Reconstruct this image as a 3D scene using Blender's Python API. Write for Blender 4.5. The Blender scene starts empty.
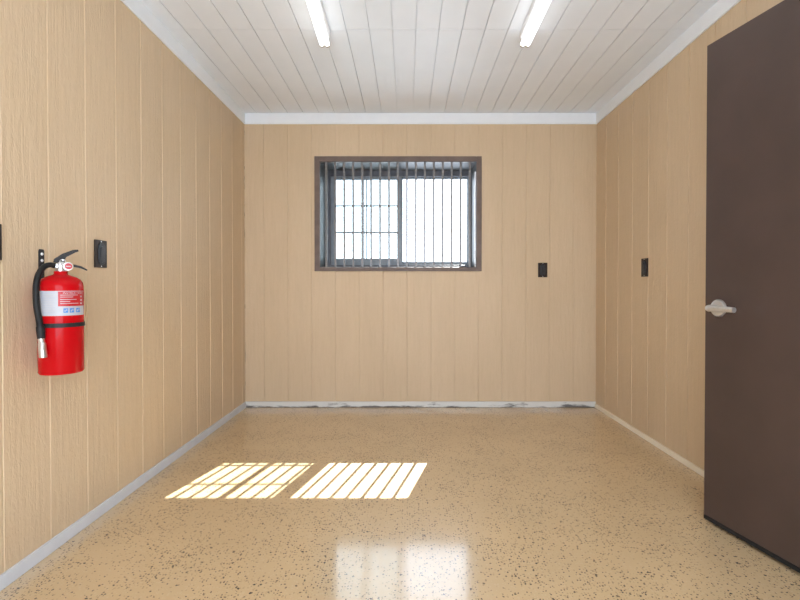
import bpy, bmesh, math, random
from mathutils import Vector, Matrix
random.seed(7)
S = bpy.context.scene
COL = S.collection
R = math.radians

# ------------------------------------------------------------------ camera
H = 1.016
F_PX = 455.0
cam_d = bpy.data.cameras.new('camera')
cam = bpy.data.objects.new('camera', cam_d); COL.objects.link(cam)
cam.location = (0, 0, H)
PITCH = 0.6
cam.rotation_euler = (R(90 - PITCH), 0, 0)
cam_d.sensor_width = 36.0
cam_d.sensor_fit = 'HORIZONTAL'
cam_d.lens = F_PX / 800 * 36.0
cam_d.shift_x = -7.0 / 800
cam_d.shift_y = -(13.0 - F_PX * math.tan(R(PITCH))) / 800
cam_d.clip_start = 0.02
S.camera = cam

# ------------------------------------------------------------------ light
wd = bpy.data.worlds.new('sky'); S.world = wd
wd.use_nodes = True
bg = wd.node_tree.nodes['Background']
bg.inputs[0].default_value = (0.82, 0.92, 1.06, 1)
bg.inputs[1].default_value = 7.0

sun_d = bpy.data.lights.new('sun', 'SUN')
sun = bpy.data.objects.new('sun', sun_d); COL.objects.link(sun)
SUN_K, SUN_T = 0.266, 0.975           # sideways and downward run per metre into the room
sun.rotation_euler = Vector((-SUN_K, -1, -SUN_T)).to_track_quat('-Z', 'Y').to_euler()
sun_d.energy = 32.0
sun_d.angle = R(0.3)
sun_d.color = (1.0, 0.98, 0.95)
TUBE_STRENGTH = 3.6

S.view_settings.view_transform = 'Standard'
S.view_settings.look = 'None'
S.view_settings.gamma = 1.0
S.view_settings.use_curve_mapping = False
S.view_settings.exposure = 0.12

# ------------------------------------------------------------------ room measures
XL, XR = -1.367, 1.594
YB, YF = 3.836, -0.55
ZC = 2.474
ZCR = 2.382                             # lower edge of the white ceiling trim

# ------------------------------------------------------------------ helpers
def link_mesh(name, bm, mat, parent=None, smooth=False, mats=None):
    me = bpy.data.meshes.new(name)
    bmesh.ops.recalc_face_normals(bm, faces=bm.faces)
    bm.to_mesh(me); bm.free()
    o = bpy.data.objects.new(name, me); COL.objects.link(o)
    for m in (mats or [mat]):
        me.materials.append(m)
    if smooth:
        for p in me.polygons: p.use_smooth = True
        me.set_sharp_from_angle(angle=R(40))
    if parent is not None:
        o.parent = parent
        o.matrix_parent_inverse = Matrix.Identity(4)
        # meshes are written in the space of their thing
    return o

def empty(name, loc=(0, 0, 0), rotz=0.0):
    o = bpy.data.objects.new(name, None); COL.objects.link(o)
    o.location = loc; o.rotation_euler = (0, 0, rotz)
    o.empty_display_size = 0.1
    return o

def tag(o, label=None, cat=None, group=None, kind=None):
    if label: o['label'] = label
    if cat: o['category'] = cat
    if group: o['group'] = group
    if kind: o['kind'] = kind
    return o

def box(bm, x0, x1, y0, y1, z0, z1, bevel=0.0, seg=2):
    b = bmesh.new()
    vs = [b.verts.new((x, y, z)) for x in (x0, x1) for y in (y0, y1) for z in (z0, z1)]
    for f in ((0, 1, 3, 2), (4, 6, 7, 5), (0, 4, 5, 1), (2, 3, 7, 6), (0, 2, 6, 4), (1, 5, 7, 3)):
        b.faces.new([vs[i] for i in f])
    if bevel > 0:
        bmesh.ops.bevel(b, geom=list(b.edges), offset=bevel, segments=seg, affect='EDGES', profile=0.5)
    bmesh.ops.recalc_face_normals(b, faces=b.faces)
    merge(bm, b)

def merge(bm, b, M=None):
    if M is not None: bmesh.ops.transform(b, matrix=M, verts=b.verts)
    me = bpy.data.meshes.new('tmp'); b.to_mesh(me); b.free()
    bm.from_mesh(me); bpy.data.meshes.remove(me)

def tube(bm, pts, rad, seg=16, caps=True):
    """round tube along a path; rad a number or one per point"""
    pts = [Vector(p) for p in pts]
    n = len(pts)
    rads = rad if isinstance(rad, (list, tuple)) else [rad] * n
    rings = []
    up = None
    for i, p in enumerate(pts):
        t = (pts[min(i + 1, n - 1)] - pts[max(i - 1, 0)]).normalized()
        if up is None:
            up = Vector((0, 0, 1)) if abs(t.z) < 0.9 else Vector((1, 0, 0))
        a = (up - t * up.dot(t)).normalized(); up = a
        b = t.cross(a)
        rings.append([bm.verts.new(p + (a * math.cos(2 * math.pi * k / seg) + b * math.sin(2 * math.pi * k / seg)) * rads[i]) for k in range(seg)])
    for i in range(n - 1):
        for k in range(seg):
            bm.faces.new((rings[i][k], rings[i][(k + 1) % seg], rings[i + 1][(k + 1) % seg], rings[i + 1][k]))
    if caps:
        bm.faces.new(rings[0]); bm.faces.new(rings[-1])

def smooth_path(pts, n=8):
    """Catmull-Rom through the points"""
    P = [Vector(p) for p in pts]
    P = [P[0] * 2 - P[1]] + P + [P[-1] * 2 - P[-2]]
    out = []
    for i in range(1, len(P) - 2):
        for k in range(n):
            t = k / n
            a, b, c, d = P[i - 1], P[i], P[i + 1], P[i + 2]
            out.append(0.5 * ((2 * b) + (c - a) * t + (2 * a - 5 * b + 4 * c - d) * t * t + (3 * b - a - 3 * c + d) * t ** 3))
    out.append(P[-2])
    return out

def lathe(bm, prof, seg=48, axis_xy=(0, 0)):
    rings = []
    for r, z in prof:
        if r < 1e-6:
            rings.append([bm.verts.new((axis_xy[0], axis_xy[1], z))])
        else:
            rings.append([bm.verts.new((axis_xy[0] + r * math.cos(2 * math.pi * k / seg), axis_xy[1] + r * math.sin(2 * math.pi * k / seg), z)) for k in range(seg)])
    for a, b in zip(rings, rings[1:]):
        for k in range(seg):
            k2 = (k + 1) % seg
            if len(a) == 1 and len(b) == 1: continue
            if len(a) == 1: bm.faces.new((a[0], b[k], b[k2]))
            elif len(b) == 1: bm.faces.new((a[k], a[k2], b[0]))
            else: bm.faces.new((a[k], a[k2], b[k2], b[k]))

def prism(bm, poly, d0, d1, M=None, bevel=0.0):
    """polygon in local XZ pushed along local Y from d0 to d1"""
    b = bmesh.new()
    A = [b.verts.new((x, d0, z)) for x, z in poly]
    B = [b.verts.new((x, d1, z)) for x, z in poly]
    fa = b.faces.new(A); fb = b.faces.new(B[::-1])
    n = len(poly)
    for i in range(n):
        b.faces.new((A[i], B[i], B[(i + 1) % n], A[(i + 1) % n]))
    if bevel:
        bmesh.ops.bevel(b, geom=list(fa.edges), offset=bevel, segments=2, affect='EDGES', profile=0.5)
    bmesh.ops.recalc_face_normals(b, faces=b.faces)
    merge(bm, b, M)

def stadium(w, h, n=8):
    r = w / 2
    pts = []
    for k in range(n + 1):
        a = math.pi * k / n
        pts.append((r * math.cos(a), h / 2 - r + r * math.sin(a)))
    for k in range(n + 1):
        a = math.pi + math.pi * k / n
        pts.append((r * math.cos(a), -h / 2 + r + r * math.sin(a)))
    return pts

# ------------------------------------------------------------------ materials
def new_mat(name, col, rough=0.5, metal=0.0, **kw):
    m = bpy.data.materials.new(name); m.use_nodes = True
    p = m.node_tree.nodes['Principled BSDF']
    p.inputs['Base Color'].default_value = (*col, 1)
    p.inputs['Roughness'].default_value = rough
    p.inputs['Metallic'].default_value = metal
    for k, v in kw.items():
        p.inputs[k.replace('_', ' ')].default_value = v
    return m

def N(m, t, **kw):
    n = m.node_tree.nodes.new(t)
    for k, v in kw.items(): setattr(n, k, v)
    return n
def L(m, a, b): m.node_tree.links.new(a, b)

def speckled(m, scale, c0, c1, lo=0.35, hi=0.65, bump=0.0, stretch=(1, 1, 1), rough=None, dist=0.002, detail=4):
    """procedural colour mottling + bump from one noise"""
    p = m.node_tree.nodes['Principled BSDF']
    tc = N(m, 'ShaderNodeTexCoord'); mp = N(m, 'ShaderNodeMapping')
    mp.inputs['Scale'].default_value = stretch
    nz = N(m, 'ShaderNodeTexNoise'); nz.inputs['Scale'].default_value = scale; nz.inputs['Detail'].default_value = detail
    L(m, tc.outputs['Object'], mp.inputs['Vector']); L(m, mp.outputs[0], nz.inputs['Vector'])
    cr = N(m, 'ShaderNodeValToRGB')
    cr.color_ramp.elements[0].position = lo; cr.color_ramp.elements[0].color = (*c0, 1)
    cr.color_ramp.elements[1].position = hi; cr.color_ramp.elements[1].color = (*c1, 1)
    L(m, nz.outputs['Fac'], cr.inputs[0]); L(m, cr.outputs[0], p.inputs['Base Color'])
    if bump:
        b = N(m, 'ShaderNodeBump'); b.inputs['Strength'].default_value = bump; b.inputs['Distance'].default_value = dist
        L(m, nz.outputs['Fac'], b.inputs['Height']); L(m, b.outputs[0], p.inputs['Normal'])
    return m

WALL_C = (0.635, 0.482, 0.312)
def panel_mat():
    m = new_mat('tan_painted_panelling', WALL_C, 0.5)
    p = m.node_tree.nodes['Principled BSDF']
    p.inputs['Specular IOR Level'].default_value = 0.35
    tc = N(m, 'ShaderNodeTexCoord')
    mp = N(m, 'ShaderNodeMapping'); mp.inputs['Scale'].default_value = (1, 1, 0.07)
    L(m, tc.outputs['Object'], mp.inputs['Vector'])
    grain = N(m, 'ShaderNodeTexNoise'); grain.inputs['Scale'].default_value = 70; grain.inputs['Detail'].default_value = 6
    grain.inputs['Distortion'].default_value = 0.6
    L(m, mp.outputs[0], grain.inputs['Vector'])
    mp2 = N(m, 'ShaderNodeMapping'); mp2.inputs['Scale'].default_value = (1, 1, 0.35)
    L(m, tc.outputs['Object'], mp2.inputs['Vector'])
    rough_saw = N(m, 'ShaderNodeTexNoise'); rough_saw.inputs['Scale'].default_value = 95; rough_saw.inputs['Detail'].default_value = 3
    rough_saw.inputs['Distortion'].default_value = 1.2
    L(m, mp2.outputs[0], rough_saw.inputs['Vector'])
    big = N(m, 'ShaderNodeTexNoise'); big.inputs['Scale'].default_value = 2.2; big.inputs['Detail'].default_value = 3
    L(m, mp2.outputs[0], big.inputs['Vector'])
    add = N(m, 'ShaderNodeMath', operation='MULTIPLY_ADD'); add.inputs[1].default_value = 0.6
    L(m, rough_saw.outputs['Fac'], add.inputs[0]); L(m, grain.outputs['Fac'], add.inputs[2])
    cr = N(m, 'ShaderNodeValToRGB')
    cr.color_ramp.elements[0].position = 0.5; cr.color_ramp.elements[1].position = 1.15
    cr.color_ramp.elements[0].color = (WALL_C[0] * 0.97, WALL_C[1] * 0.965, WALL_C[2] * 0.955, 1)
    cr.color_ramp.elements[1].color = (WALL_C[0] * 1.03, WALL_C[1] * 1.035, WALL_C[2] * 1.04, 1)
    L(m, add.outputs[0], cr.inputs[0])
    mx = N(m, 'ShaderNodeMix', data_type='RGBA', blend_type='MULTIPLY'); mx.inputs[0].default_value = 1.0
    cr2 = N(m, 'ShaderNodeValToRGB')
    cr2.color_ramp.elements[0].position = 0.3; cr2.color_ramp.elements[0].color = (0.94, 0.93, 0.92, 1)
    cr2.color_ramp.elements[1].position = 0.7; cr2.color_ramp.elements[1].color = (1.02, 1.02, 1.03, 1)
    L(m, big.outputs['Fac'], cr2.inputs[0])
    L(m, cr.outputs[0], mx.inputs[6]); L(m, cr2.outputs[0], mx.inputs[7])
    L(m, mx.outputs[2], p.inputs['Base Color'])
    b = N(m, 'ShaderNodeBump'); b.inputs['Strength'].default_value = 0.8; b.inputs['Distance'].default_value = 0.003
    L(m, add.outputs[0], b.inputs['Height']); L(m, b.outputs[0], p.inputs['Normal'])
    return m

FLOOR_C = (0.61, 0.44, 0.248)
def floor_mat():
    m = new_mat('flecked_epoxy', FLOOR_C, 0.35)
    p = m.node_tree.nodes['Principled BSDF']
    p.inputs['Coat Weight'].default_value = 1.0
    p.inputs['Coat Roughness'].default_value = 0.12
    p.inputs['Coat IOR'].default_value = 1.75
    p.inputs['Specular IOR Level'].default_value = 0.3
    tc = N(m, 'ShaderNodeTexCoord')
    wob = N(m, 'ShaderNodeTexNoise'); wob.inputs['Scale'].default_value = 170; wob.inputs['Detail'].default_value = 1
    L(m, tc.outputs['Object'], wob.inputs['Vector'])
    mixv = N(m, 'ShaderNodeMix', data_type='RGBA', blend_type='LINEAR_LIGHT'); mixv.inputs[0].default_value = 0.004
    L(m, tc.outputs['Object'], mixv.inputs[6]); L(m, wob.outputs['Color'], mixv.inputs[7])
    # slow mottling of the paint
    big = N(m, 'ShaderNodeTexNoise'); big.inputs['Scale'].default_value = 3.0; big.inputs['Detail'].default_value = 4
    L(m, tc.outputs['Object'], big.inputs['Vector'])
    dens = N(m, 'ShaderNodeTexNoise'); dens.inputs['Scale'].default_value = 5.0; dens.inputs['Detail'].default_value = 2
    L(m, tc.outputs['Object'], dens.inputs['Vector'])
    cr = N(m, 'ShaderNodeValToRGB')
    cr.color_ramp.elements[0].position = 0.3; cr.color_ramp.elements[0].color = tuple(c * 0.95 for c in FLOOR_C) + (1,)
    cr.color_ramp.elements[1].position = 0.7; cr.color_ramp.elements[1].color = tuple(c * 1.05 for c in FLOOR_C) + (1,)
    L(m, big.outputs['Fac'], cr.inputs[0])
    last = cr.outputs[0]
    for scale, keep, rmax, col, op in ((85, 0.30, 0.30, (0.33, 0.22, 0.12), 0.7),
                                       (110, 0.40, 0.34, (0.66, 0.53, 0.35), 0.35),
                                       (95, 0.26, 0.26, (0.04, 0.03, 0.022), 0.95),
                                       (42, 0.14, 0.20, (0.018, 0.015, 0.012), 1.0)):
        v = N(m, 'ShaderNodeTexVoronoi', voronoi_dimensions='2D', feature='F1', distance='MANHATTAN' if scale in (85, 42) else 'EUCLIDEAN')
        v.inputs['Scale'].default_value = scale
        L(m, mixv.outputs[2], v.inputs['Vector'])
        sep = N(m, 'ShaderNodeSeparateColor'); L(m, v.outputs['Color'], sep.inputs[0])
        # the flake count drifts over the floor
        kk = N(m, 'ShaderNodeMath', operation='MULTIPLY_ADD'); kk.inputs[1].default_value = 0.9; kk.inputs[2].default_value = keep - 0.45
        L(m, dens.outputs['Fac'], kk.inputs[0])
        sub = N(m, 'ShaderNodeMath', operation='SUBTRACT'); L(m, kk.outputs[0], sub.inputs[0]); L(m, sep.outputs[0], sub.inputs[1])
        siz = N(m, 'ShaderNodeMath', operation='MULTIPLY_ADD', use_clamp=True); siz.inputs[1].default_value = 1.6; siz.inputs[2].default_value = 0.0
        L(m, sub.outputs[0], siz.inputs[0])
        gt = N(m, 'ShaderNodeMath', operation='GREATER_THAN'); gt.inputs[1].default_value = 0.0; L(m, sub.outputs[0], gt.inputs[0])
        rad = N(m, 'ShaderNodeMath', operation='MULTIPLY_ADD'); rad.inputs[1].default_value = rmax * 0.6; rad.inputs[2].default_value = rmax * 0.55
        L(m, sep.outputs[1], rad.inputs[0])
        rr = N(m, 'ShaderNodeMath', operation='MULTIPLY'); L(m, rad.outputs[0], rr.inputs[0]); L(m, gt.outputs[0], rr.inputs[1])
        lt = N(m, 'ShaderNodeMath', operation='LESS_THAN'); L(m, v.outputs['Distance'], lt.inputs[0]); L(m, rr.outputs[0], lt.inputs[1])
        fo = N(m, 'ShaderNodeMath', operation='MULTIPLY'); fo.inputs[1].default_value = op; L(m, lt.outputs[0], fo.inputs[0])
        mx = N(m, 'ShaderNodeMix', data_type='RGBA'); L(m, fo.outputs[0], mx.inputs[0])
        L(m, last, mx.inputs[6]); mx.inputs[7].default_value = (*col, 1)
        last = mx.outputs[2]
    L(m, last, p.inputs['Base Color'])
    bn = N(m, 'ShaderNodeTexNoise'); bn.inputs['Scale'].default_value = 60; bn.inputs['Detail'].default_value = 3
    L(m, tc.outputs['Object'], bn.inputs['Vector'])
    b = N(m, 'ShaderNodeBump'); b.inputs['Strength'].default_value = 0.10; b.inputs['Distance'].default_value = 0.001
    L(m, bn.outputs['Fac'], b.inputs['Height'])
    L(m, b.outputs[0], p.inputs['Normal']); L(m, b.outputs[0], p.inputs['Coat Normal'])
    return m

def glass_mat(name, tint, refl=0.06):
    m = bpy.data.materials.new(name); m.use_nodes = True
    nt = m.node_tree; nt.nodes.remove(nt.nodes['Principled BSDF'])
    out = nt.nodes['Material Output']
    t = N(m, 'ShaderNodeBsdfTransparent'); t.inputs[0].default_value = (*tint, 1)
    g = N(m, 'ShaderNodeBsdfGlossy'); g.inputs['Roughness'].default_value = 0.02
    mx = N(m, 'ShaderNodeMixShader'); mx.inputs[0].default_value = refl
    L(m, t.outputs[0], mx.inputs[1]); L(m, g.outputs[0], mx.inputs[2]); L(m, mx.outputs[0], out.inputs[0])
    return m

def emit_mat(name, col, strength):
    m = bpy.data.materials.new(name); m.use_nodes = True
    nt = m.node_tree; nt.nodes.remove(nt.nodes['Principled BSDF'])
    e = N(m, 'ShaderNodeEmission'); e.inputs[0].default_value = (*col, 1); e.inputs[1].default_value = strength
    L(m, e.outputs[0], nt.nodes['Material Output'].inputs[0])
    return m

M_WALL = panel_mat()
M_FLOOR = floor_mat()
M_CEIL = speckled(new_mat('white_ceiling_boards', (0.78, 0.77, 0.77), 0.45), 6, (0.775, 0.81, 0.85), (0.795, 0.83, 0.87))
M_TRIM = speckled(new_mat('white_trim_paint', (0.82, 0.83, 0.83), 0.4), 12, (0.82, 0.845, 0.865), (0.84, 0.865, 0.885))
M_BASE_L = speckled(new_mat('grey_white_baseboard', (0.60, 0.60, 0.60), 0.4), 14, (0.60, 0.62, 0.65), (0.64, 0.66, 0.69))
M_BASE_R = speckled(new_mat('cream_baseboard', (0.70, 0.63, 0.53), 0.45), 14, (0.86, 0.77, 0.62), (0.90, 0.82, 0.68))
def scuffed():
    m = new_mat('scuffed_baseboard', (0.7, 0.69, 0.66), 0.5)
    p = m.node_tree.nodes['Principled BSDF']
    tc = N(m, 'ShaderNodeTexCoord'); mp = N(m, 'ShaderNodeMapping'); mp.inputs['Scale'].default_value = (0.22, 1, 1)
    L(m, tc.outputs['Object'], mp.inputs[0])
    nz = N(m, 'ShaderNodeTexNoise'); nz.inputs['Scale'].default_value = 26; nz.inputs['Detail'].default_value = 5; nz.inputs['Roughness'].default_value = 0.65
    L(m, mp.outputs[0], nz.inputs['Vector'])
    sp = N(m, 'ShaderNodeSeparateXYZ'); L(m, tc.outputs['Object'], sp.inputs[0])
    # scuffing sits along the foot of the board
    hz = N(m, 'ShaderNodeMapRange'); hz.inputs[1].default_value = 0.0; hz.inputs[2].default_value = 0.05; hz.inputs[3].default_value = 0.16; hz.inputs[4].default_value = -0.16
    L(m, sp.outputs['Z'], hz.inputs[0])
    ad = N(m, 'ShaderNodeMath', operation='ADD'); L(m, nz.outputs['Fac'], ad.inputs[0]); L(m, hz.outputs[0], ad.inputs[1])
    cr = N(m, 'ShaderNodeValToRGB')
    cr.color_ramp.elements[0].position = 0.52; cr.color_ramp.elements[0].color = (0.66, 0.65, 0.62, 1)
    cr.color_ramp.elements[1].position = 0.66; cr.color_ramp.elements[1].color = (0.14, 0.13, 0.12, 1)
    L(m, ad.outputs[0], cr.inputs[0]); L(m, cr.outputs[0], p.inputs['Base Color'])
    return m
M_BASE_B = scuffed()
M_DOOR = speckled(new_mat('dark_brown_door_paint', (0.085, 0.058, 0.047), 0.42, Specular_IOR_Level=0.35), 5, (0.058, 0.037, 0.029), (0.068, 0.043, 0.034), bump=0.05)
M_RUBBER = speckled(new_mat('black_rubber', (0.02, 0.02, 0.02), 0.5, Specular_IOR_Level=0.25), 60, (0.010, 0.010, 0.010), (0.016, 0.016, 0.016))
M_BLACK = speckled(new_mat('black_plastic', (0.02, 0.02, 0.02), 0.45, Specular_IOR_Level=0.2), 80, (0.016, 0.016, 0.017), (0.026, 0.026, 0.027))
M_CHROME = speckled(new_mat('satin_nickel', (0.78, 0.75, 0.70), 0.28, 0.88), 30, (0.66, 0.66, 0.66), (0.74, 0.74, 0.74))
M_WTRIM = speckled(new_mat('brown_window_trim', (0.17, 0.125, 0.105), 0.45, Specular_IOR_Level=0.25), 14, (0.15, 0.11, 0.092), (0.19, 0.14, 0.118))
M_WFRAME = speckled(new_mat('bronze_aluminium_frame', (0.10, 0.105, 0.125), 0.35), 20, (0.09, 0.095, 0.115), (0.12, 0.125, 0.145))
M_REVEAL = speckled(new_mat('dark_window_reveal', (0.085, 0.085, 0.085), 0.5), 20, (0.040, 0.041, 0.041), (0.052, 0.053, 0.053))
M_BAR = speckled(new_mat('grey_steel_bar', (0.28, 0.26, 0.25), 0.35, 0.3), 40, (0.16, 0.152, 0.15), (0.20, 0.19, 0.185))
M_SASH = speckled(new_mat('grey_sash', (0.22, 0.25, 0.28), 0.4), 20, (0.19, 0.22, 0.25), (0.24, 0.27, 0.30))
M_PALE = speckled(new_mat('pale_strip', (0.85, 0.85, 0.88), 0.35), 30, (0.82, 0.82, 0.85), (0.88, 0.88, 0.9))
M_GLASS = glass_mat('clear_glass', (0.97, 0.98, 0.98))
M_GLASS_S = glass_mat('screened_glass', (0.93, 0.94, 0.91))
M_SCREEN = glass_mat('insect_screen_mesh', (0.86, 0.90, 0.92), 0.0)
M_PLATE = speckled(new_mat('dark_bronze_plate', (0.035, 0.025, 0.02), 0.4, Specular_IOR_Level=0.2), 60, (0.03, 0.021, 0.017), (0.042, 0.030, 0.024))
M_DEVICE = speckled(new_mat('charcoal_switch', (0.05, 0.052, 0.06), 0.35, Specular_IOR_Level=0.3), 60, (0.030, 0.031, 0.036), (0.04, 0.041, 0.047))
M_DEVICE2 = speckled(new_mat('black_rocker', (0.025, 0.025, 0.03), 0.3), 60, (0.021, 0.021, 0.025), (0.03, 0.03, 0.035))
M_RED = speckled(new_mat('red_cylinder_paint', (0.60, 0.006, 0.010), 0.22, 0.0, Coat_Weight=0.12, Coat_Roughness=0.06, Specular_IOR_Level=0.1), 8, (0.46, 0.003, 0.006), (0.50, 0.005, 0.008))
M_LABEL = speckled(new_mat('white_label', (0.78, 0.79, 0.82), 0.4), 30, (0.44, 0.45, 0.48), (0.48, 0.49, 0.52))
M_LRED = speckled(new_mat('red_label_print', (0.62, 0.02, 0.03), 0.4), 30, (0.46, 0.008, 0.012), (0.50, 0.012, 0.016))
M_LBLUE = speckled(new_mat('blue_label_print', (0.06, 0.22, 0.55), 0.4), 30, (0.05, 0.20, 0.52), (0.07, 0.24, 0.58))
M_LGREY = speckled(new_mat('grey_label_print', (0.42, 0.44, 0.5), 0.4), 30, (0.40, 0.42, 0.48), (0.45, 0.47, 0.53))
M_FIX = speckled(new_mat('white_enamel', (0.82, 0.83, 0.84), 0.35), 20, (0.80, 0.81, 0.82), (0.84, 0.85, 0.86))
M_TUBE = emit_mat('glowing_tube', (0.97, 0.99, 1.0), TUBE_STRENGTH)
M_CAP = speckled(new_mat('tan_tube_cap', (0.55, 0.45, 0.28), 0.4), 40, (0.30, 0.22, 0.10), (0.36, 0.27, 0.13))
M_CONC = speckled(new_mat('light_block_paint', (0.55, 0.45, 0.33), 0.6), 8, (0.52, 0.43, 0.31), (0.58, 0.47, 0.35))
M_GAP = speckled(new_mat('caulk_and_corner_shade', (0.16, 0.11, 0.07), 0.7), 12, (0.20, 0.14, 0.09), (0.55, 0.42, 0.28), 0.36, 0.46, stretch=(1, 1, 1.0))

# ------------------------------------------------------------------ setting: panelled walls
GW, GD, GS = 0.0075, 0.0032, 0.0018                   # groove width and depth
def grooved(name, place, u0, u1, v0, v1, grooves, hole, back_t, kindlabel):
    """vertical-groove panelling; place(u, v, depth) -> xyz; hole = (ua, ub, va, vb) or None"""
    bm = bmesh.new()
    prof = {u0: 0.0, u1: 0.0}
    for gc in grooves:
        if u0 < gc - GW and gc + GW < u1:
            for q, dd in ((-GW / 2, 0.0), (-GW / 2 + GS, GD), (GW / 2 - GS, GD), (GW / 2, 0.0)):
                prof[round(gc + q, 5)] = dd
    if hole:
        for h_ in hole[:2]:
            near = [k for k in prof if abs(k - h_) < GW]
            for k in near:
                if k not in (u0, u1): del prof[k]
            prof[h_] = 0.0
    es = sorted(prof)
    for a, b in zip(es, es[1:]):
        c = (a + b) / 2
        spans = [(v0, v1)]
        if hole and hole[0] < c < hole[1]:
            spans = [s for s in ((v0, hole[2]), (hole[3], v1)) if s[1] - s[0] > 1e-4]
        for s0, s1 in spans:
            bm.faces.new([bm.verts.new(place(*q)) for q in ((a, s0, prof[a]), (b, s0, prof[b]), (b, s1, prof[b]), (a, s1, prof[a]))])
    # solid wall behind the grooves
    t0, t1 = GD + 0.002, back_t
    def blk(a, b, c, d):
        P = [place(a, c, t0), place(b, d, t1)]
        lo = [min(P[0][i], P[1][i]) for i in range(3)]; hi = [max(P[0][i], P[1][i]) for i in range(3)]
        box(bm, lo[0], hi[0], lo[1], hi[1], lo[2], hi[2])
    if hole:
        blk(u0, hole[0], v0, v1); blk(hole[1], u1, v0, v1)
        if hole[2] > v0: blk(hole[0], hole[1], v0, hole[2])
        blk(hole[0], hole[1], hole[3], v1)
    else:
        blk(u0, u1, v0, v1)
    o = link_mesh(name, bm, M_WALL)
    # all panel faces look into the room
    return tag(o, kindlabel, 'wall', kind='structure')

WX0, WX1, WZ0, WZ1 = -0.734, 0.586, 1.18, 2.07       # clear opening of the window
FX0, FX1, FZ1 = -0.95, 1.15, 2.0                      # added unseen opening behind the viewer, lets in fill light
DY0, DY1, DZ1 = 0.765, 2.005, 2.065                    # doorway in the right wall
grooved('wall_back', lambda u, v, d: (u, YB + d, v), XL, XR, 0, ZC, [-1.2024 + 0.2004 * i for i in range(-1, 15)],
        (WX0, WX1, WZ0, WZ1), 0.28, 'tan grooved panel wall with the barred window')
grooved('wall_left', lambda u, v, d: (XL - d, u, v), YF, YB, 0, ZC, [1.737 + 0.2032 * i for i in range(-12, 12)],
        None, 0.12, 'tan grooved panel wall behind the red fire extinguisher')
grooved('wall_right', lambda u, v, d: (XR + d, u, v), YF, YB, 0, ZC, [3.009 + 0.2145 * i for i in range(-17, 5)],
        (DY0, DY1, 0.0, DZ1), 0.12, 'tan grooved panel wall behind the brown door')
grooved('wall_front', lambda u, v, d: (u, YF - d, v), XL, XR, 0, ZC, [-1.2024 + 0.2004 * i for i in range(-1, 15)],
        (FX0, FX1, 0.0, FZ1), 0.12, 'tan grooved panel wall behind the viewer')

# left corner of the back wall: caulk spots plus corner shadow painted dark
bm = bmesh.new(); box(bm, XL - 0.001, XL + 0.003, YB - 0.003, YB + 0.001, 0.05, ZCR)
tag(link_mesh('trim_1', bm, M_GAP), 'thin dark seam in the left corner, caulk spots and painted shade', 'seam', kind='structure')

bm = bmesh.new(); box(bm, XL - 0.12, XR + 1.3, YF - 0.12, YB + 0.28, -0.1, 0)
tag(link_mesh('floor', bm, M_FLOOR), 'glossy tan epoxy floor with dark flecks', 'floor', kind='structure')

# ceiling: boards with grooves running away from the camera and one row of butt joints
bm = bmesh.new()
pw, x_ph, g, gd = 0.131, 0.049, 0.0038, 0.009
xs = [x_ph + pw * i for i in range(-14, 15)]
xs = [x for x in xs if XL + 0.02 < x < XR - 0.02]
bounds = [XL] + xs + [XR]
JOINT = 2.59
for i, (a, b) in enumerate(zip(bounds, bounds[1:])):
    a2 = a + (g / 2 if i else 0); b2 = b - (g / 2 if i < len(bounds) - 2 else 0)
    parts = [(YF, JOINT - 0.001), (JOINT + 0.001, YB)]
    for y0, y1 in parts:
        box(bm, a2, b2, y0, y1, ZC, ZC + 0.010)
box(bm, XL - 0.12, XR + 0.12, YF - 0.12, YB + 0.28, ZC + gd, ZC + 0.1)
tag(link_mesh('ceiling', bm, M_CEIL), 'white boarded ceiling with narrow seams', 'ceiling', kind='structure')

# white boards along the top of the walls
TT = 0.011
for n, (b, lab) in enumerate((((XL, XR, YB - TT, YB, ZCR, ZC), 'white ceiling trim over the window wall'),
                              ((XL, XL + TT, YF, YB - TT, ZCR, ZC), 'white ceiling trim along the left wall'),
                              ((XR - TT, XR, YF, YB - TT, ZCR, ZC), 'white ceiling trim along the right wall'),
                              ((XL + TT, XR - TT, YF, YF + TT, ZCR, ZC), 'white ceiling trim behind the viewer'))):
    bm = bmesh.new(); box(bm, *b, bevel=0.002)
    tag(link_mesh('trim_%d' % (n + 2), bm, M_TRIM), lab, 'trim', kind='structure')
BH, BT = 0.05, 0.012
for nm, b, m, lab in (('baseboard_back', (XL, XR, YB - BT, YB, 0, BH), M_BASE_B, 'scuffed white baseboard under the window'),
                      ('baseboard_left', (XL, XL + BT, YF, YB - BT, 0, BH), M_BASE_L, 'grey-white baseboard along the left wall'),
                      ('baseboard_right', (XR - BT, XR, DY1 + 0.07, YB - BT, 0, 0.034), M_BASE_R, 'cream baseboard running to the brown door')):
    bm = bmesh.new(); box(bm, *b, bevel=0.003)
    tag(link_mesh(nm, bm, m), lab, 'baseboard', kind='structure')

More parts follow.
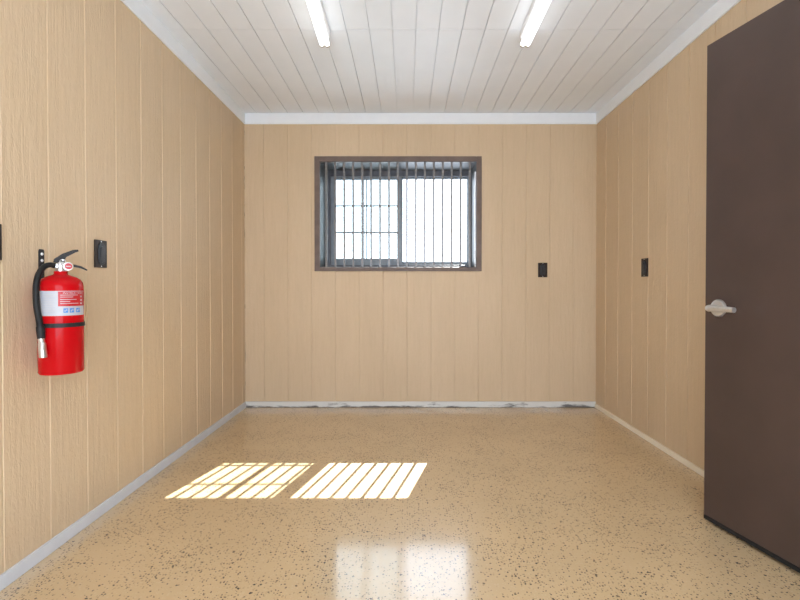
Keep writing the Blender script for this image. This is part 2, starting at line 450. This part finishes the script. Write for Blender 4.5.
# ------------------------------------------------------------------ window
def ring(bm, x0, x1, z0, z1, y0, y1, wl, wr, wb, wt, bevel=0.0):
    """rectangular frame, outer size x0..x1, z0..z1, member widths left, right, bottom, top"""
    box(bm, x0, x0 + wl, y0, y1, z0, z1, bevel)
    box(bm, x1 - wr, x1, y0, y1, z0, z1, bevel)
    box(bm, x0 + wl, x1 - wr, y0, y1, z0, z0 + wb, bevel)
    box(bm, x0 + wl, x1 - wr, y0, y1, z1 - wt, z1, bevel)
win = empty('window_1', (0, YB, 0))
tag(win, 'brown-trimmed sliding window with a divided left sash', 'window', kind='structure')
bm = bmesh.new(); ring(bm, -0.777, 0.627, 1.149, 2.112, -0.014, 0.0, 0.045, 0.043, 0.033, 0.043, 0.003)
link_mesh('casing', bm, M_WTRIM, win)
E = 0.29
bm = bmesh.new(); ring(bm, WX0 - 0.02, WX1 + 0.02, WZ0 - 0.02, WZ1 + 0.02, 0.0, E - 0.012, 0.023, 0.023, 0.023, 0.023)
link_mesh('reveal', bm, M_REVEAL, win)
bm = bmesh.new(); box(bm, 0.572, WX1, 0.016, 0.028, WZ0, 1.99)  # narrow pale strip down the right side of the opening
tag(link_mesh('edge_strip', bm, M_PALE, win), 'narrow pale strip')
bm = bmesh.new(); ring(bm, WX0 - 0.03, WX1 + 0.03, WZ0 - 0.03, WZ1 + 0.03, E - 0.012, E + 0.05, 0.075, 0.055, 0.065, 0.085, 0.002)
link_mesh('window_frame', bm, M_WFRAME, win)
# left sash with glazing bars and insect screen
sl = bmesh.new(); ring(sl, -0.692, -0.045, 1.213, 2.018, E - 0.004, E + 0.02, 0.038, 0.046, 0.062, 0.033, 0.002)
sash_l = link_mesh('sash', sl, M_SASH, win)
bm = bmesh.new(); box(bm, -0.656, -0.09, E + 0.006, E + 0.010, 1.273, 1.987)
link_mesh('pane', bm, M_GLASS_S, sash_l)
for z in (1.509, 1.750):
    bm = bmesh.new(); box(bm, -0.656, -0.09, E - 0.001, E + 0.005, z - 0.008, z + 0.008, 0.001)
    link_mesh('glazing_bar', bm, M_SASH, sash_l)
for dx in (-0.012, 0.012):
    bm = bmesh.new(); box(bm, -0.377 + dx - 0.0065, -0.377 + dx + 0.0065, E - 0.003, E + 0.006, 1.273, 1.987, 0.001)
    link_mesh('glazing_bar', bm, M_SASH, sash_l)
bm = bmesh.new(); box(bm, -0.68, -0.07, E + 0.040, E + 0.0415, 1.24, 2.0)
tag(link_mesh('insect_screen', bm, M_SCREEN, win), 'fine mesh screen')
sr = bmesh.new(); ring(sr, -0.075, 0.568, 1.213, 2.02, E + 0.022, E + 0.046, 0.038, 0.022, 0.034, 0.022, 0.002)
sash_r = link_mesh('sash', sr, M_SASH, win)
bm = bmesh.new(); box(bm, -0.038, 0.547, E + 0.032, E + 0.036, 1.246, 1.999)
link_mesh('pane', bm, M_GLASS, sash_r)
# hood of the opening on the outside of the wall
bm = bmesh.new(); ring(bm, WX0 - 0.05, WX1 + 0.05, WZ0 - 0.05, WZ1 + 0.05, E + 0.05, E + 0.21, 0.03, 0.057, 0.05, 0.020)
link_mesh('outer_hood', bm, M_WTRIM, win)

bm = bmesh.new(); box(bm, -0.088, -0.05, E + 0.05, E + 0.17, WZ0, WZ1)  # added block outside the stile, widens the shadow between the sun patches
link_mesh('added_shade_mullion', bm, M_WFRAME, win)

# upright bars across the opening
grille = empty('window_bars', (0, YB + 0.010, WZ0))
tag(grille, 'row of upright grey steel bars across the window', 'window bars')
for i in range(17):
    x = -0.681 + 0.0756 * i
    bm = bmesh.new(); box(bm, x - 0.0088, x + 0.0088, -0.004, 0.004, 0.006, WZ1 - WZ0 - 0.006, 0.0015)
    link_mesh('bar', bm, M_BAR, grille)
for z in (0.0, WZ1 - WZ0 - 0.006):
    bm = bmesh.new(); box(bm, WX0 + 0.004, WX1 - 0.02, -0.007, 0.007, z, z + 0.006, 0.001)
    link_mesh('rail', bm, M_BAR, grille)

# ------------------------------------------------------------------ door, ajar, and its doorway
DW, DTH = 1.22, 0.045
ang = math.atan2(0.2297, 1)                       # opening angle from the right wall
hx, hy = 1.289 + DW * math.sin(ang), 1.966 - DW * math.cos(ang)
door = empty('door_1', (hx, hy, 0), ang)          # local +Y runs from hinge to free edge, local -X faces the room
tag(door, 'tall dark brown door standing ajar on the right', 'door', kind='structure')
bm = bmesh.new(); box(bm, 0, DTH, 0, DW, 0.03, 2.052, 0.002)
leaf = link_mesh('door_leaf', bm, M_DOOR, door)
bm = bmesh.new(); box(bm, -0.004, DTH + 0.004, 0.002, DW - 0.002, 0.014, 0.031, 0.002)
tag(link_mesh('door_sweep', bm, M_RUBBER, door), 'black rubber strip')
# lever handle
hyl, hz = DW - 0.0665, H - 0.088
hd = bmesh.new()
b = bmesh.new(); lathe(b, [(0, 0), (0.0365, 0), (0.0365, 0.004), (0.032, 0.011), (0.020, 0.014), (0.0, 0.014)], 40)
merge(hd, b, Matrix.Translation((0, hyl, hz)) @ Matrix.Rotation(R(-90), 4, 'Y'))
handle = tag(link_mesh('door_handle', hd, M_CHROME, door, smooth=True), 'satin nickel lever handle')
bm = bmesh.new()
path = smooth_path([(-0.010, hyl, hz), (-0.040, hyl, hz), (-0.055, hyl - 0.004, hz), (-0.062, hyl - 0.02, hz), (-0.062, hyl - 0.06, hz), (-0.060, hyl - 0.122, hz - 0.002)], 6)
tube(bm, path, [0.0140 if i < 14 else 0.0140 - 0.004 * (i - 14) / 20 for i in range(len(path))], 16)
link_mesh('lever', bm, M_CHROME, handle, smooth=True)
for z in (0.25, 1.03, 1.85):
    bm = bmesh.new(); tube(bm, [(-0.006, -0.004, z - 0.05), (-0.006, -0.004, z + 0.05)], 0.007, 12)
    tag(link_mesh('hinge', bm, M_CHROME, door, smooth=True), 'steel hinge')
bm = bmesh.new()                                   # jambs, head and casing of the doorway
for y0, y1 in ((DY0 - 0.06, DY0), (DY1, DY1 + 0.06)):
    box(bm, XR - 0.022, XR + 0.14, y0, y1, 0, DZ1 + 0.06, 0.002)
box(bm, XR - 0.022, XR + 0.14, DY0, DY1, DZ1, DZ1 + 0.06, 0.002)
fr = link_mesh('door_frame', bm, M_DOOR)
fr.name = 'trim_6'; tag(fr, 'brown frame around the doorway behind the open door', 'door frame', kind='structure')
bm = bmesh.new()                                   # added unseen box that keeps sky light out of the doorway
px0, px1, py0, py1 = XR + 0.14, XR + 1.2, DY0 - 0.2, DY1 + 0.2
box(bm, px1, px1 + 0.05, py0, py1, 0, 2.3); box(bm, px0, px1, py0 - 0.05, py0, 0, 2.3)
box(bm, px0, px1, py1, py1 + 0.05, 0, 2.3); box(bm, px0 - 0.02, px1 + 0.05, py0 - 0.05, py1 + 0.05, 2.3, 2.35)
tag(link_mesh('wall_light_block', bm, M_CONC), 'plain added box blocking sky light beyond the door', 'wall', kind='structure')

# ------------------------------------------------------------------ ceiling lights
def fixture(x, skew, label):
    t = empty('ceiling_light', (x, 2.64, ZC), skew)
    tag(t, label, 'ceiling light', 'twin tube ceiling lights')
    LN = 2.44
    bm = bmesh.new()
    prism(bm, [(-0.034, 0.0), (-0.032, -0.030), (-0.02, -0.040), (0.02, -0.040), (0.032, -0.030), (0.034, 0.0)], -LN + 0.02, -0.02)
    link_mesh('channel', bm, M_FIX, t)
    for sx in (-0.0145, 0.0145):
        bm = bmesh.new()
        tube(bm, [(sx, -LN + 0.03, -0.062), (sx, -0.012, -0.062)], 0.0135, 20)
        tb = link_mesh('tube', bm, M_TUBE, t, smooth=True)
        tag(tb, 'glowing white fluorescent tube')
        for y0, y1 in ((-0.012, 0.0), (-LN + 0.018, -LN + 0.03)):
            bm = bmesh.new(); tube(bm, [(sx, y0, -0.062), (sx, y1, -0.062)], 0.0138, 20)
            tag(link_mesh('end_cap', bm, M_CAP, tb, smooth=True), 'tan end cap')
    for y0 in (-0.028, -LN + 0.01):
        bm = bmesh.new(); box(bm, -0.02, 0.02, y0, y0 + 0.012, -0.050, -0.038, 0.002)
        link_mesh('lamp_holder', bm, M_FIX, t)
    return t
fixture(-0.474, R(1.5), 'long twin-tube ceiling light nearer the left wall')
fixture(0.680, R(-0.8), 'long twin-tube ceiling light nearer the right wall')

# ------------------------------------------------------------------ wall switches
PW, PH = 0.078, 0.122
def switch(loc, rotz, label):
    """local -Y faces the room"""
    t = empty('wall_switch', loc, rotz)
    tag(t, label, 'wall switch', 'dark wall switches')
    bm = bmesh.new(); box(bm, -PW / 2, PW / 2, -0.008, -0.0005, -PH / 2, PH / 2, 0.002)
    pl = link_mesh('plate', bm, M_PLATE, t)
    bm = bmesh.new(); prism(bm, stadium(0.046, 0.098), -0.0125, -0.008, bevel=0.0015)
    link_mesh('bezel', bm, M_DEVICE, t)
    bm = bmesh.new()
    prism(bm, stadium(0.026, 0.072), -0.0035, 0.0, Matrix.Translation((0, -0.0125, -0.002)) @ Matrix.Rotation(R(2.5), 4, 'X'), bevel=0.001)
    link_mesh('rocker', bm, M_DEVICE2, t)
    for z in (-0.055, 0.055):
        b = bmesh.new(); lathe(b, [(0, 0), (0.0032, 0), (0.0025, 0.0012), (0, 0.0014)], 12)
        bm = bmesh.new(); merge(bm, b, Matrix.Translation((0, -0.008, z)) @ Matrix.Rotation(R(90), 4, 'X'))
        link_mesh('screw', bm, M_CHROME, pl)
    return t
switch((1.1425, YB, 1.159), 0, 'dark switch plate to the right of the window')
switch((XL, 2.025, 1.163), R(90), 'dark switch plate beside the red fire extinguisher')
switch((XL, 1.490, 1.166), R(90), 'dark switch plate cut by the left edge of the photo')
switch((XR, 3.045, 1.146), R(-90), 'dark switch plate on the wall near the brown door')

# ------------------------------------------------------------------ fire extinguisher
EX, EY = -1.277, 1.679
Z0 = 0.701
fdir = Vector((-EX, -EY, 0)).normalized()          # towards the viewer
rotz = math.atan2(fdir.y, fdir.x) + math.pi / 2      # local -Y faces the viewer, local +X is to the right of the photo
ext = empty('fire_extinguisher', (EX, EY, Z0), rotz)
tag(ext, 'red fire extinguisher with black hose hung on the left wall', 'fire extinguisher')
RB = 0.0695
bm = bmesh.new()
lathe(bm, [(0, 0.006), (RB - 0.016, 0.006), (RB - 0.012, 0.0), (RB - 0.004, 0.0), (RB, 0.006), (RB, 0.318), (RB - 0.003, 0.332), (RB - 0.010, 0.345),
           (RB - 0.022, 0.356), (RB - 0.037, 0.364), (0.024, 0.368), (0.021, 0.372), (0.021, 0.382), (0, 0.382)], 72)
link_mesh('cylinder', bm, M_RED, ext, smooth=True)

def wrap(bm, r, a0, a1, z0, z1, n=24):
    """strip of a cylinder, angle 0 faces the viewer, positive to the right, degrees"""
    col = []
    for k in range(n + 1):
        a = R(a0 + (a1 - a0) * k / n)
        col.append([bm.verts.new((r * math.sin(a), -r * math.cos(a), z)) for z in (z0, z1)])
    for p, q in zip(col, col[1:]):
        bm.faces.new((p[0], q[0], q[1], p[1]))
def wrap_thick(bm, r0, r1, a0, a1, z0, z1, n=36):
    V = []
    for k in range(n + 1):
        a = R(a0 + (a1 - a0) * k / n)
        V.append([bm.verts.new((r * math.sin(a), -r * math.cos(a), z)) for r, z in ((r0, z0), (r1, z0), (r1, z1), (r0, z1))])
    for p, q in zip(V, V[1:]):
        for i in range(4): bm.faces.new((p[i], p[(i + 1) % 4], q[(i + 1) % 4], q[i]))
    bm.faces.new(V[0]); bm.faces.new(V[-1])
LZ0, LZ1 = 0.212, 0.301
bm = bmesh.new(); wrap_thick(bm, RB - 0.0005, RB + 0.0004, -74, 74, LZ0, LZ1)
label = tag(link_mesh('label', bm, M_LABEL, ext, smooth=True), 'white and red printed label')
bm = bmesh.new(); wrap(bm, RB + 0.0007, -7, 73.5, 0.246, LZ1 - 0.002)
link_mesh('red_panel', bm, M_LRED, label)
bm = bmesh.new()
for k in range(9):
    z = 0.294 - k * 0.0085
    wrap(bm, RB + 0.0008, -52 + (k % 3), -14 - 5 * (k % 2), z - 0.0028, z, 10)
link_mesh('fine_print', bm, M_LGREY, label)
bm = bmesh.new()
for k, (z, a1) in enumerate(((0.287, 44), (0.280, 30), (0.271, 40), (0.264, 22), (0.257, 46))):
    wrap(bm, RB + 0.0010, -2, a1, z - 0.0022, z, 10)
for z in (0.281, 0.268, 0.256):
    wrap(bm, RB + 0.0010, 54, 60, z - 0.004, z + 0.002, 4)
# heading, bent round the cylinder
tcu = bpy.data.curves.new('heading', 'FONT'); tcu.body = 'INSTRUCTIONS'; tcu.size = 0.0105; tcu.align_x = 'LEFT'
to = bpy.data.objects.new('heading', tcu); COL.objects.link(to)
dg = bpy.context.evaluated_depsgraph_get(); dg.update()
tme = bpy.data.meshes.new_from_object(to.evaluated_get(dg))
COL.objects.unlink(to); bpy.data.objects.remove(to)
tb = bmesh.new(); tb.from_mesh(tme)
if len(tb.verts):
    w = max(v.co.x for v in tb.verts)
    for v in tb.verts:
        a = R(4) + v.co.x / w * R(60)
        v.co = Vector(((RB + 0.0011) * math.sin(a), -(RB + 0.0011) * math.cos(a), 0.2895 + v.co.y))
    merge(bm, tb)
link_mesh('white_lettering', bm, M_LABEL, label)
for a in (11, 26.5, 45):
    s = 5.6 / math.cos(R(a)) ** 0.5
    bm = bmesh.new(); wrap(bm, RB + 0.0009, a - s, a + s, 0.2225, 0.2385, 6)
    pic = link_mesh('pictogram', bm, M_LBLUE, label)
    bm = bmesh.new()
    wrap(bm, RB + 0.0012, a - s * 0.55, a - s * 0.1, 0.226, 0.233, 3); wrap(bm, RB + 0.0012, a + s * 0.2, a + s * 0.6, 0.229, 0.236, 3)
    link_mesh('pictogram_mark', bm, M_LABEL, pic)
# valve, handles, gauge, pin
bm = bmesh.new()
lathe(bm, [(0, 0.382), (0.0165, 0.382), (0.0165, 0.392), (0.013, 0.394), (0.013, 0.412), (0.010, 0.418), (0, 0.418)], 24)
box(bm, -0.022, 0.024, -0.010, 0.010, 0.394, 0.410, 0.003)
valve = tag(link_mesh('valve', bm, M_CHROME, ext, smooth=True), 'silver metal valve')
bm = bmesh.new()
b = bmesh.new(); lathe(b, [(0, 0), (0.0155, 0), (0.0155, 0.008), (0.0125, 0.009), (0, 0.009)], 28)
merge(bm, b, Matrix.Translation((0.022, -0.012, 0.400)) @ Matrix.Rotation(R(90), 4, 'X'))
gauge = link_mesh('gauge', bm, M_CHROME, ext, smooth=True)
bm = bmesh.new()
b = bmesh.new(); lathe(b, [(0, 0), (0.0118, 0), (0.0118, 0.0006), (0, 0.0006)], 28)
merge(bm, b, Matrix.Translation((0.022, -0.0212, 0.400)) @ Matrix.Rotation(R(90), 4, 'X'))
face = link_mesh('gauge_face', bm, M_LRED, gauge)
bm = bmesh.new(); box(bm, 0.0145, 0.0295, -0.0232, -0.0222, 0.3985, 0.4015)
bm.faces.ensure_lookup_table()
link_mesh('gauge_needle', bm, M_LABEL, gauge)
bm = bmesh.new()                                      # squeeze lever on top
prism(bm, [(-0.022, 0.414), (-0.020, 0.426), (0.004, 0.446), (0.036, 0.462), (0.052, 0.464), (0.054, 0.458), (0.038, 0.451), (0.014, 0.435), (0.012, 0.420), (0.000, 0.412)], -0.010, 0.010, bevel=0.002)
link_mesh('squeeze_lever', bm, M_BLACK, ext)
bm = bmesh.new()                                      # fixed carrying handle
prism(bm, [(0.020, 0.408), (0.040, 0.408), (0.062, 0.402), (0.080, 0.390), (0.080, 0.385), (0.060, 0.394), (0.040, 0.400), (0.020, 0.400)], -0.009, 0.009, bevel=0.002)
link_mesh('carry_handle', bm, M_BLACK, ext)
bm = bmesh.new()
tube(bm, [(0.006, -0.016, 0.422), (0.006, 0.012, 0.422)], 0.0022, 8)
pts = [(0.006 + 0.009 * math.cos(2 * math.pi * k / 16), -0.020, 0.416 + 0.009 * math.sin(2 * math.pi * k / 16)) for k in range(17)]
tube(bm, pts, 0.0012, 8)
link_mesh('safety_pin', bm, M_CHROME, ext, smooth=True)
# hose and nozzle
hp = [(-0.018, -0.004, 0.402), (-0.032, -0.010, 0.404), (-0.048, -0.020, 0.396), (-0.062, -0.034, 0.370), (-0.069, -0.043, 0.330),
      (-0.070, -0.047, 0.280), (-0.067, -0.051, 0.235), (-0.062, -0.056, 0.200), (-0.058, -0.062, 0.172)]
bm = bmesh.new(); tube(bm, smooth_path(hp, 8), 0.0098, 18)
hose = link_mesh('hose', bm, M_RUBBER, ext, smooth=True)
bm = bmesh.new(); tube(bm, [(-0.0585, -0.0612, 0.176), (-0.0575, -0.063, 0.162), (-0.056, -0.0655, 0.134)], [0.0125, 0.0130, 0.0115], 18)
link_mesh('hose_ferrule', bm, M_BLACK, hose, smooth=True)
bm = bmesh.new(); tube(bm, [(-0.056, -0.0655, 0.134), (-0.055, -0.067, 0.120), (-0.0545, -0.0675, 0.118), (-0.051, -0.073, 0.072), (-0.051, -0.073, 0.068)], [0.0100, 0.0100, 0.0115, 0.0125, 0.0115], 18)
tag(link_mesh('nozzle', bm, M_CHROME, hose, smooth=True), 'silver nozzle')

# the valve group sits a little lower on its neck
def settle(o, z0, z1, dz):
    for v in o.data.vertices:
        v.co.z += dz * min(1.0, max(0.0, (v.co.z - z0) / (z1 - z0)))
    for c in o.children: settle(c, z0, z1, dz)
for c in list(ext.children):
    if c.name.split('.')[0] in ('valve', 'gauge', 'squeeze_lever', 'carry_handle', 'safety_pin', 'cylinder'): settle(c, 0.335, 0.375, -0.009)
    elif c.name == 'hose': settle(c, 0.30, 0.375, -0.009)

# wall bracket that carries it
brk = empty('extinguisher_bracket', (XL, EY, Z0))
tag(brk, 'black steel wall bracket with two screw heads behind the fire extinguisher', 'bracket')
cx = EX - XL
bm = bmesh.new()
yb0 = 1.700 - EY
prism(bm, [(yb0 - 0.012, 0.10), (yb0 + 0.012, 0.10), (yb0 + 0.012, 0.450), (yb0 + 0.008, 0.456), (yb0 - 0.008, 0.456), (yb0 - 0.012, 0.450)], -0.004, 0.0, Matrix.Rotation(R(90), 4, 'Z'), bevel=0.001)
bp = link_mesh('back_plate', bm, M_BLACK, brk)
bm = bmesh.new()
for z in (0.414, 0.438):
    b = bmesh.new(); lathe(b, [(0, 0), (0.006, 0), (0.004, 0.003), (0, 0.003)], 16)
    merge(bm, b, Matrix.Translation((0.004, yb0, z)) @ Matrix.Rotation(R(90), 4, 'Y'))
tag(link_mesh('screw', bm, M_CHROME, bp, smooth=True), 'pale round screw heads')
bm = bmesh.new(); box(bm, 0.003, cx - RB - 0.004, yb0 - 0.022, yb0 - 0.002, 0.168, 0.187, 0.002)
link_mesh('cleat', bm, M_BLACK, brk)
bm = bmesh.new()
V = []
for k in range(73):
    a = 2 * math.pi * k / 72
    V.append([bm.verts.new((r * math.cos(a), r * math.sin(a), z)) for r, z in ((RB + 0.0002, 0.170), (RB + 0.0028, 0.170), (RB + 0.0028, 0.185), (RB + 0.0002, 0.185))])
for p, q in zip(V, V[1:]):
    for i in range(4): bm.faces.new((p[i], p[(i + 1) % 4], q[(i + 1) % 4], q[i]))
bmesh.ops.remove_doubles(bm, verts=bm.verts, dist=1e-5)
tag(link_mesh('strap', bm, M_BLACK, ext), 'black strap')
